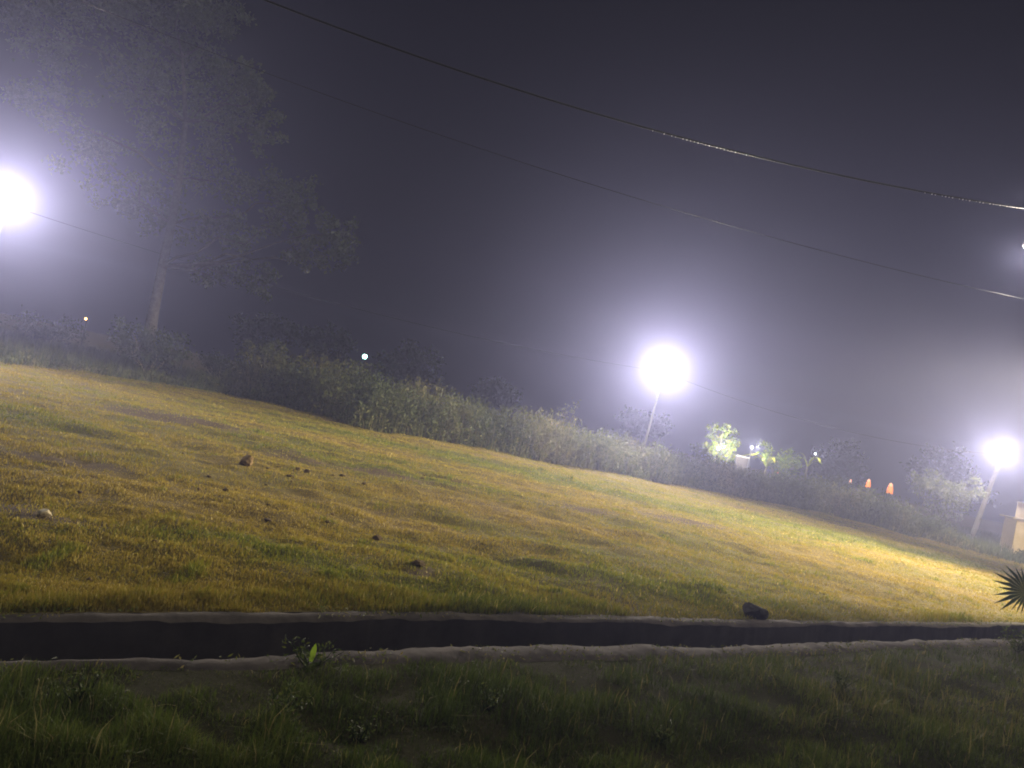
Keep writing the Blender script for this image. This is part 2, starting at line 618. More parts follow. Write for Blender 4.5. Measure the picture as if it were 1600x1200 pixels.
sweep('far_wall', [(fi - 0.01, -DEPTH * ones), (fi - 0.012, -0.5 * ones), (fi - 0.006, -0.2 * ones), (fi, 0.004 + wob(4))], M['drainwall'], drain)

# ------------------------------------------------------------------ field edge (pixels) and its distances
EDGE_PX = [(-260, 525), (-100, 550), (0, 570), (120, 582), (240, 598), (360, 618), (460, 642), (560, 668), (700, 694), (850, 722), (1000, 751), (1150, 777),
           (1300, 806), (1420, 838), (1540, 868), (1700, 905), (1900, 950)]
_e = [gnd(x, y) for x, y in EDGE_PX]
EX = np.array([p.x for p in _e])
EYd = np.array([p.y for p in _e])
order = np.argsort(EX)
EX, EYd = EX[order], EYd[order]


def edge_y(x):
    return np.interp(x, EX, EYd)


def in_view(x, y, margin=90):
    """rough test that ground point is inside the frame (with a margin)"""
    d = np.stack([x, y, -CAM_H * np.ones_like(x)], 1)
    f_ = d @ np.array(fw)
    u = 800 + F * (d @ np.array(rt)) / f_
    v = 600 - F * (d @ np.array(up)) / f_
    return (u > -margin) & (u < 1600 + margin) & (v < 1200 + margin) & (f_ > 0.5)


# mown field grass: blades spread evenly over the picture, growing coarser with distance
def field_grass(n):
    inv = rng.uniform(1 / 47.0, 1 / 4.6, n)
    D = 1 / inv
    keep_far = rng.uniform(0, 1, n) < 1.0
    ang = rng.uniform(-0.95, 1.05, n)
    x, y = D * ang, D
    s, t = x * E.x + y * E.y, x * N.x + y * N.y
    ok = in_view(x, y) & (t > far_out(s) + 0.03 - 0.20 * np.clip(fbm(s * 1.4, s * 0, 97) - 0.40, 0, 1)) & (y < edge_y(x) + 0.6) & keep_far
    return x[ok], y[ok], t[ok] - far_out(s[ok])


# extra share for the far, thin part of the field
def far_share(n):
    D = np.sqrt(rng.uniform(14.0 ** 2, 46.0 ** 2, n))
    ang = rng.uniform(-0.9, 0.9, n)
    x, y = D * ang, D
    s, t = x * E.x + y * E.y, x * N.x + y * N.y
    ok = in_view(x, y) & (t > far_out(s)) & (y < edge_y(x) + 0.6)
    return x[ok], y[ok], t[ok] - far_out(s[ok])


gx, gy, gt = (np.concatenate(z) for z in zip(field_grass(640000), far_share(440000)))
dry, bare = fields(gx, gy)
clump = fbm(gx * 2.2, gy * 2.4, 81, 3)
keep = rng.uniform(0, 1, len(gx)) > np.maximum(bare * 0.85, np.clip((0.40 - clump) * 2.0, 0, 0.4))
gx, gy, gt, dry, bare, clump = gx[keep], gy[keep], gt[keep], dry[keep], bare[keep], clump[keep]
gd = np.hypot(gx, gy)
gh = (0.018 + 0.022 * np.clip((clump - 0.3) * 2.4, 0, 1.2) + 0.014 * (1 - dry)) * rng.uniform(0.55, 1.5, len(gx)) * (1 + 0.012 * gd)
edge_tall = np.exp(-(gt / 0.55) ** 2) * np.clip((fbm(gx * 0.9, gy * 0.9, 91) - 0.36) * 3.5, 0, 1)
gh = gh + 0.13 * edge_tall * rng.uniform(0.3, 1.2, len(gx)) * (gd < 18)
gtint = 0.25 + 0.55 * dry - 0.25 * edge_tall + rng.normal(0, 0.13, len(gx))
lay = rng.uniform(0, 1, len(gx)) < 0.02 * np.clip(fbm(gx * 0.8, gy * 1.2, 151) * 3 - 1.0, 0.1, 2)           # pale straw lying about
gtint[lay] = 1.0
tuft = np.clip((vnoise(gx * 2.6, gy * 3.0, 161) - 0.80) * 6, 0, 1)       # scattered darker, taller tufts
gtint = gtint - 0.35 * tuft
gh = gh * (1 + 1.0 * tuft)
gw = (0.0040 + 0.00070 * gd) * rng.uniform(0.7, 1.3, len(gx))
gw[lay] *= 1.9
gz = height(gx, gy) - 0.006
P = np.stack([gx, gy, gz], 1)
nearm = gd < 13
o = link('field_grass', blades('field_grass', P[~nearm], gh[~nearm], gw[~nearm], gtint[~nearm], 0.5, 1), M['grass'])
tag(o, 'short dry yellow and green mown grass covering the lit field', 'grass', kind='stuff')
o = link('drain_edge_grass', blades('drain_edge_grass', P[nearm], gh[nearm], gw[nearm], gtint[nearm], 0.45, 2), M['grass'])
tag(o, 'tufty grass on the field side just above the drain', 'grass', kind='stuff')


# rough foreground grass
def fore_grass(n):
    inv = rng.uniform(1 / 17.0, 1 / 2.0, n)
    y = 1 / inv
    x = y * rng.uniform(-0.95, 1.0, n)
    s, t = x * E.x + y * E.y, x * N.x + y * N.y
    gap = near_out(s) - t
    over = 0.16 * (fbm(s * 1.6, s * 0, 95) - 0.42)
    ok = in_view(x, y, 160) & (gap > -over) & (gap < 7)
    return x[ok], y[ok], gap[ok]


fx, fy, fg = fore_grass(420000)
fcl = 0.45 * fbm(fx * 1.25, fy * 1.4, 101, 4) + 0.55 * fbm(fx * 3.2, fy * 3.4, 103, 2)
fcl2 = fbm(fx * 0.5, fy * 0.6, 107, 3)
keep = rng.uniform(0, 1, len(fx)) > np.clip((0.43 - fcl) * 3.2, 0, 0.8)
fx, fy, fg, fcl, fcl2 = fx[keep], fy[keep], fg[keep], fcl[keep], fcl2[keep]
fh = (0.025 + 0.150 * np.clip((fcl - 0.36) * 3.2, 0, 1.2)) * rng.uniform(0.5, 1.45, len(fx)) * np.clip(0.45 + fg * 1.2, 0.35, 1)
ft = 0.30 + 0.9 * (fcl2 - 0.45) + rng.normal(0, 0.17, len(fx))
fgd = np.hypot(fx, fy)
fw_ = (0.0024 + 0.00045 * fgd) * rng.uniform(0.7, 1.5, len(fx))
stray = rng.uniform(0, 1, len(fx)) < 0.025
fh[stray] *= 1.3
fw_[stray] *= 1.5
ft[stray] = 0.95
P = np.stack([fx, fy, fore_height(fx, fy) - 0.006], 1)
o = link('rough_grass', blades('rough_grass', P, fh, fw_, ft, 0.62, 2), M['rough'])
tag(o, 'dark rough uncut grass in the foreground before the drain', 'grass', kind='stuff')

# ------------------------------------------------------------------ scrub along the field's far edge
TOP_PX = [(330, 600), (370, 570), (385, 556), (430, 560), (480, 566), (560, 578), (620, 598), (700, 622), (780, 640), (860, 652), (940, 676), (1000, 697),
          (1100, 718), (1180, 732), (1260, 750), (1340, 764), (1400, 776), (1450, 796), (1500, 828), (1540, 855), (1580, 880)]
TX = np.array([a for a, b in TOP_PX], float)
TY = np.array([b for a, b in TOP_PX], float)


def px_arr(x, y, z):
    d = np.stack([x, y, z - CAM_H], 1)
    f_ = d @ np.array(fw)
    return 800 + F * (d @ np.array(rt)) / f_, 600 - F * (d @ np.array(up)) / f_


def scrub_stems(n):
    x = rng.uniform(-26, 38, n)
    off = rng.uniform(0, 1, n) ** 0.9 * 6.0
    y = edge_y(x) + off - 0.3
    z0 = height(x, y)
    u, v = px_arr(x, y, z0)
    target = np.interp(u + 14, TX, TY)
    # height that brings the top to the outline
    H = np.clip((v - target) * y / F * 1.0, 0.0, 3.4)
    H = np.where((u < 345) | (u > 1585), 0.75 * np.clip((fbm(x * 0.35, y * 0.35, 117) - 0.25) * 2, 0.2, 1.5), H)
    ramp = np.clip(0.16 + off / 1.9, 0, 1)
    lump = 0.42 + 0.70 * fbm(x * 0.42, y * 0.42, 111, 2) + 0.55 * fbm(x * 1.3, y * 1.3, 113, 2)
    H = H * ramp * lump * rng.uniform(0.55, 1.08, n)
    ok = (H > 0.12) & (u > -80) & (u < 1680)
    return x[ok], y[ok], z0[ok], H[ok], u[ok]


sx, sy, sz, sh, su = scrub_stems(15000)
NS = len(sx)
st_tint = 0.30 + 1.3 * (fbm(sx * 0.45, sy * 0.45, 121, 3) - 0.45) + rng.normal(0, 0.08, NS)
nl = np.clip((sh * 9).astype(int), 3, 24)
idx = np.repeat(np.arange(NS), nl)
fr = rng.uniform(0.08, 1.0, len(idx))
bend = rng.normal(0, 0.16, (NS, 2))
LP = np.stack([sx[idx] + bend[idx, 0] * sh[idx] * fr ** 2 + rng.normal(0, 0.10, len(idx)),
               sy[idx] + bend[idx, 1] * sh[idx] * fr ** 2 + rng.normal(0, 0.10, len(idx)),
               sz[idx] + sh[idx] * fr], 1)
scr = link('scrub', leaf_cloud('scrub', LP, rng.uniform(0.10, 0.30, len(idx)), rng.uniform(0.03, 0.085, len(idx)),
                               st_tint[idx] + rng.normal(0, 0.14, len(idx)), 0.9), M['scrub'])
tag(scr, 'dense grey-green scrub and tall weeds along the far edge of the field', 'scrub', kind='stuff')
o = link('scrub_stalks', blades('scrub_stalks', np.stack([sx, sy, sz - 0.02], 1), sh, 0.035 * np.ones(NS), st_tint + 0.3, 0.2, 2), M['scrub'])
tag(o, 'thin upright weed stalks rising through the scrub', 'stalks', kind='stuff')


# low weeds on the ground behind the scrub
wx_ = rng.uniform(-48, 60, 150000)
wy_ = edge_y(wx_) + rng.uniform(0, 1, len(wx_)) ** 1.3 * 34
_u, _v = px_arr(wx_, wy_, 0 * wx_)
ok = (_u > -120) & (_u < 1720) & (rng.uniform(0, 1, len(wx_)) < np.clip(fbm(wx_ * 0.5, wy_ * 0.5, 141) * 2.2 - 0.3, 0.1, 1))
wx_, wy_ = wx_[ok], wy_[ok]
o = link('low_weeds', blades('low_weeds', np.stack([wx_, wy_, height(wx_, wy_) - 0.02], 1), rng.uniform(0.15, 0.75, len(wx_)) * (0.5 + fbm(wx_ * 0.4, wy_ * 0.4, 143)),
                             0.045 * rng.uniform(0.6, 1.4, len(wx_)), rng.normal(0.3, 0.15, len(wx_)), 0.5, 1), M['scrub'])
tag(o, 'low dark weeds covering the ground behind the scrub', 'weeds', kind='stuff')

# ------------------------------------------------------------------ shrubs and trees
def clump_points(c, r, n, sub=14, flat=1.0, tight=0.20):
    """points in a lumpy ball: sub-clumps so that gaps stay open"""
    c = np.array(c)
    d = rng.normal(0, 1, (sub, 3))
    d /= np.linalg.norm(d, axis=1)[:, None]
    sc_ = c + d * (r * rng.uniform(0.35, 1.0, sub))[:, None] * np.array([1, 1, flat])
    k = rng.integers(0, sub, n)
    return sc_[k] + rng.normal(0, r * tight, (n, 3)) * np.array([1, 1, flat])


def branchy(mb, base, tip, r0, r1, kinks=4, wob=0.08):
    base, tip = Vector(base), Vector(tip)
    L = (tip - base).length
    pts, rad = [], []
    for k in range(kinks + 1):
        f = k / kinks
        j = Vector((random.gauss(0, 1), random.gauss(0, 1), random.gauss(0, 0.6))) * L * wob * math.sin(math.pi * f)
        pts.append(base.lerp(tip, f) + j)
        rad.append(r0 + (r1 - r0) * f)
    mb.tube(pts, rad, 7)
    return pts


def shrub(name, base, r, hgt, nleaf, leaf, mat, label, cat='shrub', group=None, stems=7, tint=(0.45, 0.18), twig='twig', open_=1.0):
    root = empty(name, base)
    mb = MB()
    tips = []
    for k in range(stems):
        a = 2 * math.pi * k / stems + random.uniform(-0.4, 0.4)
        rr = r * random.uniform(0.25, 0.8)
        tp = Vector(base) + Vector((math.cos(a) * rr, math.sin(a) * rr, hgt * random.uniform(0.55, 0.9)))
        branchy(mb, Vector(base) + Vector((math.cos(a) * 0.06, math.sin(a) * 0.06, -0.1)), tp, 0.028 * hgt / 2, 0.008, 4, 0.06)
        tips.append(tp)
    mb.build('stem', M[twig], root)
    pts = []
    per = nleaf // (stems + 3)
    for tp in tips:
        pts.append(clump_points(tp, r * 0.42 * open_, per, 7, 0.9))
    pts.append(clump_points(Vector(base) + Vector((0, 0, hgt * 0.5)), r * 0.75, per * 3, 14, hgt / (2 * r)))
    LPt = np.concatenate(pts)
    LPt = LPt[LPt[:, 2] > base[2] + 0.03]
    n = len(LPt)
    link('foliage', leaf_cloud('foliage', LPt, leaf * rng.uniform(0.6, 1.4, n), leaf * 0.45 * rng.uniform(0.7, 1.3, n),
                               rng.normal(tint[0], tint[1], n), 0.3), mat, root)
    tag(root, label, cat, group)
    return root


def gz_at(p):
    return Vector((p.x, p.y, float(height(np.array([p.x]), np.array([p.y]))[0])))


def at_D(x, D):
    """ground point under image column x (measured at ground level) at forward distance D"""
    # iterate: the image row of the ground at that distance
    y = 700.0
    for _ in range(12):
        p = pix(x, y, D)
        y += (p.z - 0.0) * F / D
    return gz_at(pix(x, y, D))


shrub('leafy_shrub', at_D(408, 41), 1.5, 3.0, 2600, 0.17, M['scrub'], 'leafy dark green shrub at the left end of the scrub', group=None, tint=(0.28, 0.15))
shrub('twiggy_shrub', at_D(525, 36.5), 0.9, 1.9, 420, 0.13, M['scrub'], 'open shrub with pale forked twigs in front of the scrub', tint=(0.75, 0.2), stems=9)
shrub('flowering_weed', at_D(868, 43.5), 0.8, 3.9, 160, 0.17, M['paleleaf'], 'tall weed with pale leaf tips standing above the scrub left of the middle lamp', 'weed', tint=(0.6, 0.3), stems=6)
shrub('hazy_bush', at_D(232, 39.5), 2.3, 2.3, 3000, 0.20, M['darkleaf'], 'broad hazy bush around the foot of the big tree', 'bush')
shrub('hazy_bush', at_D(70, 50), 2.6, 1.5, 1600, 0.22, M['darkleaf'], 'low dark bush behind the field edge at far left', 'bush')
shrub('hazy_bush', at_D(340, 50), 1.6, 1.7, 1400, 0.2, M['darkleaf'], 'small dark bush between the big tree and the scrub', 'bush')
shrub('lamp_side_bush', at_D(1462, 49), 2.3, 4.2, 2600, 0.2, M['scrub'], 'loose grey bush beside the lamp pole at far right', 'bush', tint=(0.35, 0.15), twig='bark')
shrub('pale_weed', at_D(1440, 43.5), 0.4, 0.8, 120, 0.12, M['paleleaf'], 'small pale weed at the foot of the grey bush', 'weed', tint=(0.3, 0.3), stems=4)

for _px, _D, _r, _h, _n, _l, _m, _t, _lb in [
        (455, 39.5, 1.3, 2.5, 1500, 0.16, 'scrub', 0.20, 'dark rounded bush in the scrub under the twin dark trees'),
        (640, 41.5, 1.0, 2.6, 900, 0.14, 'scrub', 0.60, 'yellowish loose bush in the scrub right of the teal light'),
        (735, 42.0, 1.3, 2.3, 1300, 0.17, 'scrub', 0.15, 'dark leafy bush in the scrub at the centre of the picture'),
        (955, 42.5, 1.0, 2.2, 900, 0.14, 'scrub', 0.35, 'grey-green bush in the scrub just left of the middle pole'),
        (1090, 46.0, 1.1, 2.4, 900, 0.16, 'scrub', 0.20, 'dark bush in the scrub just right of the middle pole'),
        (1300, 49.0, 1.4, 2.2, 1100, 0.17, 'darkleaf', 0.40, 'dark low bush in the scrub left of the orange lanterns')]:
    shrub('scrub_bush', at_D(_px, _D), _r, _h, _n, _l, M[_m], _lb, 'bush', 'bushes in the scrub', tint=(_t, 0.16))

# the big tree at left
TD = 43.0
tb = gz_at(gnd(222, 580))
tree = empty('broad_tree', tb)
mb = MB()
trunk_px = [(222, 580), (230, 545), (241, 480), (254, 415), (268, 350), (280, 280), (290, 190), (285, 90)]
tp = [tb + Vector((0, 0, -0.2))] + [pix(x, y, tb.y) for x, y in trunk_px[1:]]
mb.tube(tp, [0.48, 0.38, 0.30, 0.27, 0.24, 0.19, 0.13, 0.07], 12)
tr_o = mb.build('trunk', M['bark'], tree, True)
CL = [(60, 40, 80), (180, 20, 90), (300, 50, 100), (385, 130, 55), (330, 150, 80), (225, 130, 80), (402, 205, 45), (300, 250, 85), (385, 285, 62),
      (470, 310, 48), (520, 365, 42), (480, 400, 42), (250, 330, 60), (350, 370, 62), (400, 435, 42), (140, 230, 70), (280, -20, 80), (150, -20, 80),
      (415, 155, 35), (445, 345, 50), (330, 430, 38), (200, 300, 55), (70, 160, 70), (540, 400, 26), (30, -10, 80), (360, 20, 50)]
pts, tn = [], []
mb = MB()
for k, (x, y, r) in enumerate(CL):
    D = tb.y + random.uniform(-3.2, 3.2)
    c = pix(x, y, D)
    R = r / F * D
    n = int(95 * R * R * R ** 0.3) + 350
    q = clump_points(c, R, n, 15, 0.8, 0.12)
    pts.append(q)
    tn.append(rng.normal(0.45, 0.17, n) + random.uniform(-0.15, 0.15))
    start = min(tp[3:], key=lambda p: abs(p.z - (c.z - 0.35 * (c - tp[4]).xy.length)))
    bp = branchy(mb, start, c, 0.035 + 0.007 * (c - start).length, 0.015, 6, 0.05)
    for _ in range(3):
        j = Vector((random.gauss(0, 1), random.gauss(0, 1), random.gauss(0, 0.7))).normalized() * R * 0.8
        branchy(mb, bp[-2], c + j, 0.022, 0.008, 3, 0.06)
mb.build('limbs', M['bark'], tr_o)
LPt = np.concatenate(pts)
n = len(LPt)
link('crown', leaf_cloud('crown', LPt, rng.uniform(0.18, 0.42, n), rng.uniform(0.10, 0.22, n), np.concatenate(tn)), M['treeleaf'], tree)
tag(tree, 'tall broad tree with a pale trunk and sparse drooping crown at left', 'tree')


def far_tree(px, D, top_px, wid, label, name='distant_tree'):
    b = at_D(px, D)
    root = empty(name, b)
    # height from the crown's top row
    ztop = pix(px + (top_px[0] - px), top_px[1], D).z
    H = max(ztop - b.z, 3.0)
    lean = pix(top_px[0], top_px[1], D).x - b.x
    mb = MB()
    ap = b + Vector((lean, 0, H * 0.8))
    pts_ = branchy(mb, b + Vector((0, 0, -0.15)), ap, 0.20, 0.05, 5, 0.02)
    q = []
    for k in range(9):
        a = random.uniform(0, 2 * math.pi)
        rr = wid * random.uniform(0.2, 0.75)
        zc = random.uniform(0.42, 0.86)
        c = b + Vector((lean * zc + math.cos(a) * rr, math.sin(a) * rr, H * zc))
        branchy(mb, pts_[random.randint(1, 3)], c, 0.06, 0.02, 3, 0.05)
        q.append(clump_points(c, wid * 0.45, 330, 12, 0.85))
    q.append(clump_points(b + Vector((lean * 0.85, 0, H * 0.84)), wid * 0.36, 320, 10, 0.8))
    mb.build('trunk', M['bark'], root)
    LPq = np.concatenate(q)
    LPq = LPq[LPq[:, 2] > 0.3]
    n = len(LPq)
    link('crown', leaf_cloud('crown', LPq, rng.uniform(0.3, 0.62, n), rng.uniform(0.16, 0.36, n), rng.normal(0.4, 0.2, n)), M['darkleaf'], root)
    tag(root, label, 'tree', 'dark trees beyond the scrub')
    return root


far_tree(405, 72, (425, 492), 3.0, 'dark rounded tree just right of the big tree, left of its twin crowns')
far_tree(495, 70, (512, 503), 2.7, 'dark rounded tree left of the teal lamp')
far_tree(620, 75, (640, 540), 3.6, 'dark spreading tree right of the teal lamp')
far_tree(760, 80, (778, 597), 3.4, 'low dark tree behind the middle of the scrub')
far_tree(1000, 82, (1015, 645), 3.2, 'hazy dark tree behind the pole of the middle lamp')
far_tree(1310, 80, (1330, 690), 4.2, 'hazy dark tree behind the three orange lanterns')
far_tree(1455, 78, (1478, 700), 4.2, 'hazy dark tree behind the loose grey bush at right')


# ------------------------------------------------------------------ lamps
def point_light(name, loc, power, color, parent, radius=0.12, forward=False):
    l = bpy.data.lights.new(name, 'SPOT' if forward else 'POINT')
    if forward:                       # a flat lamp face shines forward only
        l.spot_size = math.radians(LAMP_CONE)
        l.spot_blend = 1.0
    l.energy = power
    l.color = color
    l.shadow_soft_size = radius
    o = bpy.data.objects.new(name, l)
    col.objects.link(o)
    o.parent = parent
    o.location = Vector(loc) - Vector(parent.location)
    return o


def street_lamp(base, head, aim, r_base, r_top, mat, label, power, group='lamps along the far edge of the field'):
    root = empty('street_lamp', base)
    head = Vector(head)
    base = Vector(base)
    aim = Vector(aim).normalized()
    side = Vector((aim.x, aim.y, 0)).normalized()
    # pole, slightly behind the head
    ptop = head - side * 0.42 - Vector((0, 0, 0.10))
    MB().tube([base + Vector((0, 0, -0.25)), base.lerp(ptop, 0.5), ptop], [r_base, (r_base + r_top) / 2, r_top], 12).build('pole', mat, root, True)
    MB().tube([base + Vector((0, 0, -0.05)), base + Vector((0, 0, 0.22)), base + Vector((0, 0, 0.26))], [r_base * 1.9, r_base * 1.8, r_base * 1.2], 12).build('footing', M['polec'], root)
    MB().tube([ptop - Vector((0, 0, 0.06)), ptop + side * 0.18 + Vector((0, 0, 0.10)), head - side * 0.12], [0.035, 0.033, 0.03], 8).build('arm', M['polem'], root)
    rot = aim.to_track_quat('Y', 'Z').to_matrix()
    hs = MB().box(head, (0.50, 0.16, 0.36), rot, 0.03).build('housing', M['housing'], root)
    MB().box(head + aim * 0.085, (0.43, 0.03, 0.29), rot, 0.01).build('lens', M['lens'], hs)
    b_ = point_light('bulb', head + aim * 0.16, power, LAMP_COLOR, root, 0.12, True)
    b_.rotation_euler = (-aim).to_track_quat('Z', 'Y').to_euler()
    tag(root, label, 'street lamp', group)
    return root


hL = pix(8, 312, 30.8)
bL = gz_at(Vector((hL.x - 0.15, hL.y + 0.35, 0)))
hM = pix(1038, 576, 44.0)
bM = gz_at(gnd(994, 743))
hR = pix(1566, 707, 51.0)
bR = gz_at(gnd(1517, 842))
street_lamp(bL, hL, (0.62, -1, -0.06), 0.09, 0.06, M['polem'], 'bright street lamp at the left edge of the picture before the big tree', LAMP_POWER * 0.78)
street_lamp(bM, hM, (-0.25, -1, -0.20), 0.075, 0.05, M['polem'], 'bright lamp on a slim pole in the middle of the far edge', LAMP_POWER)
street_lamp(bR, hR, (-0.75, -1, -0.20), 0.17, 0.12, M['polec'], 'bright lamp on a thick leaning pole near the cream building', LAMP_POWER * 0.6)

# utility pole just outside the frame at right: carries the cables and a small lamp whose glow shows at the edge
hU = pix(1613, 382, 13.0)
up_base = gz_at(Vector((hU.x + 2.7, hU.y - 0.3, 0)))
upole = empty('utility_pole', up_base)
PT = up_base + Vector((0, 0, 8.3))
MB().tube([up_base + Vector((0, 0, -0.3)), up_base + Vector((0, 0, 4)), PT], [0.15, 0.125, 0.10], 12).build('pole', M['polec'], upole, True)
MB().tube([Vector((PT.x, PT.y, hU.z - 0.25)), Vector((hU.x + 1.2, hU.y - 0.1, hU.z + 0.22)), hU + Vector((0.15, 0, 0.08))], [0.04, 0.035, 0.03], 8).build('arm', M['polem'], upole)
MB().lathe(hU + Vector((0, 0, 0.10)), (0, 0, -1), [(0, 0.05), (0.05, 0.13), (0.14, 0.15)], 12).build('housing', M['housing'], upole, True)
MB().lathe(hU + Vector((0, 0, -0.03)), (0, 0, -1), [(0, 0.12), (0.05, 0.11), (0.09, 0.05)], 12).build('lens', M['dimlens'], upole, True)
point_light('bulb', hU + Vector((0, 0, -0.25)), EDGE_POWER, LAMP_COLOR, upole, 0.1)
tag(upole, 'utility pole with a small lamp and cables just past the right edge', 'utility pole')

# tall pole of hooded flood lamps farther right, outside the frame, on the field side of the drain: it lights the field from the right
_s = st(gnd(1600, 978))[0] + 16.0
fb = gz_at(Vector((*xy(_s, float(far_out(_s)) + 0.75), 0)))
flood = empty('flood_lamp', fb)
FH = 8.0
MB().tube([fb + Vector((0, 0, -0.3)), fb + Vector((0, 0, 4.5)), fb + Vector((0, 0, FH + 0.15))], [0.13, 0.11, 0.08], 12).build('pole', M['polem'], flood, True)
MB().box(fb + Vector((N.x, N.y, 0)) * 0.45 + Vector((0, 0, FH - 0.35)), (2.0, 0.12, 0.10), Matrix.Rotation(math.atan2(N.y, N.x), 3, 'Z'), 0.01).build('crossbar', M['polem'], flood)
for (ax, ay), dy, power in FLOODS:
    hF = fb + Vector((N.x, N.y, 0)) * dy - Vector((E.x, E.y, 0)) * 0.2 + Vector((0, 0, FH))
    f_aim = (Vector((ax, ay, 0)) - hF).normalized()
    rot = f_aim.to_track_quat('Y', 'Z').to_matrix()
    flat = Vector((f_aim.x, f_aim.y, 0)).normalized()
    rflat = flat.to_track_quat('Y', 'Z').to_matrix()
    hd = MB().box(hF, (0.62, 0.18, 0.42), rot, 0.03).build('lamp_head', M['housing'], flood)
    MB().box(hF + f_aim * 0.095, (0.54, 0.03, 0.34), rot, 0.01).build('lens', M['lens'], hd)
    lp = hF + f_aim * 0.22
    MB().box(lp + flat * 0.45 + Vector((0, 0, 0.10)), (2.2, 1.3, 0.015), rflat @ Matrix.Rotation(math.radians(-17), 3, 'X')).build('hood', M['housing'], hd)  # oversized unseen plate, added to keep the beam out of the upper haze
    sd = Vector((flat.y, -flat.x, 0))
    if sd.y > 0:
        sd = -sd
    sl = bpy.data.lights.new('bulb', 'SPOT')
    sl.energy = power * FLOOD_POWER
    sl.color = (1.0, 0.86, 0.52)
    sl.spot_size = math.radians(FLOOD_CONE)
    sl.spot_blend = 1.0
    sl.shadow_soft_size = 0.10
    so = bpy.data.objects.new('bulb', sl)
    col.objects.link(so)
    so.parent = flood
    so.location = lp - fb
    so.rotation_euler = (-f_aim).to_track_quat('Z', 'Y').to_euler()
# unseen vertical plate added so that it keeps the light off the drain and the near bank
_n, _e2 = Vector((N.x, N.y, 0)), Vector((E.x, E.y, 0))
_p0, _p1 = fb + _e2 * 0.4 - _n * 0.36, fb - _e2 * 3.2 - _n * 0.03
_d = _p1 - _p0
MB().box((_p0 + _p1) / 2 + Vector((0, 0, FH - 0.1)), (_d.length, 0.02, 1.9), Matrix.Rotation(math.atan2(_d.y, _d.x), 3, 'Z')).build('shield', M['housing'], flood)
tag(flood, 'tall pole of hooded flood lamps past the right edge lighting the field', 'flood lamp')

# second utility pole past the left edge, carrying the other end of the cables
lp_base = Vector((-13.5, 9.2, 0))
lp_base = gz_at(lp_base)
lpole = empty('utility_pole', lp_base)
LT = lp_base + Vector((0, 0, 9.6))
MB().tube([lp_base + Vector((0, 0, -0.3)), lp_base + Vector((0, 0, 5)), LT], [0.15, 0.125, 0.10], 12).build('pole', M['polec'], lpole, True)
MB().box(LT - Vector((0, 0, 0.35)), (0.9, 0.10, 0.12), None, 0.01).build('crossarm', M['bark'], lpole)
tag(lpole, 'utility pole past the left edge carrying the overhead cables', 'utility pole')


def cable_through(name, pxs, a, b, rad, mat, label, group, n=60, drops=None):
    """cable in the vertical plane from a to b passing the given pixels (parabola fitted in that plane)"""
    a, b = Vector(a), Vector(b)
    h = Vector((b.x - a.x, b.y - a.y, 0))
    L = h.length
    h.normalize()
    nrm = Vector((-h.y, h.x, 0))
    qs, qz = [], []
    for x, y in pxs:
        d = ray(x, y)
        k = (a - CAM).dot(nrm) / d.dot(nrm)
        p = CAM + d * k
        qs.append((p - a).dot(h))
        qz.append(p.z)
    co = np.polyfit(qs, qz, 2)
    pts = [a + h * (L * f) + Vector((0, 0, float(np.polyval(co, L * f)) - a.z)) for f in np.linspace(0, 1, n)]
    mb = MB().tube(pts, [rad] * n, 8)
    o = link(name, mb.mesh(name), mat, None, True)
    tag(o, label, 'cable', group)
    center_origin(o)
    if drops:
        db = bmesh.new()
        for x0, x1, cnt in drops:
            for _ in range(cnt):
                fpx = random.uniform(x0, x1)
                best = min(range(400), key=lambda i: abs(px_of(a + h * (L * i / 399) + Vector((0, 0, float(np.polyval(co, L * i / 399)) - a.z)))[0] - fpx))
                s_ = L * best / 399
                c = a + h * s_ + Vector((0, 0, float(np.polyval(co, s_)) - a.z - rad * 1.0))
                g = bmesh.ops.create_icosphere(db, subdivisions=1, radius=random.uniform(0.006, 0.013))
                bmesh.ops.translate(db, verts=g['verts'], vec=c)
        me = bpy.data.meshes.new('water_beads')
        db.to_mesh(me)
        db.free()
        w_ = link('water_beads', me, M['drop'], o)
        w_['kind'] = 'stuff'
    return o, pts


cable_through('overhead_cable', [(410, 0), (560, 55), (720, 108), (1000, 197), (1150, 240), (1300, 271), (1450, 300), (1600, 325)], LT, PT, 0.015, M['cable'],
              'thick black overhead cable beaded with drops crossing the upper sky', 'overhead cables', drops=[(1020, 1165, 26), (1430, 1600, 34)])
cable_through('overhead_cable', [(480, 138), (700, 215), (960, 298), (1200, 370), (1400, 422), (1600, 467)], LT - Vector((0, 0, 1.5)), PT - Vector((0, 0, 1.6)), 0.0042, M['cable'],
              'thin faint overhead cable running below the thick one', 'overhead cables')


def span(p, q, sag, rad, mat, label):
    p, q = Vector(p), Vector(q)
    n = 30
    pts = [p.lerp(q, k / (n - 1)) - Vector((0, 0, sag * 4 * (k / (n - 1)) * (1 - k / (n - 1)))) for k in range(n)]
    o = link('lamp_wire', MB().tube(pts, [rad] * n, 6).mesh('lamp_wire'), mat, None, True)
    tag(o, label, 'wire', 'wires between the lamps')
    return center_origin(o)


tops = [h - Vector((0, -0.42, 0.15)) for h in (hL, hM, hR)]
span(tops[0], tops[1], 0.75, 0.009, M['cable'], 'thin sagging wire from the left lamp to the middle lamp')
span(tops[1], tops[2], 0.9, 0.009, M['cable'], 'thin sagging wire from the middle lamp to the right lamp')

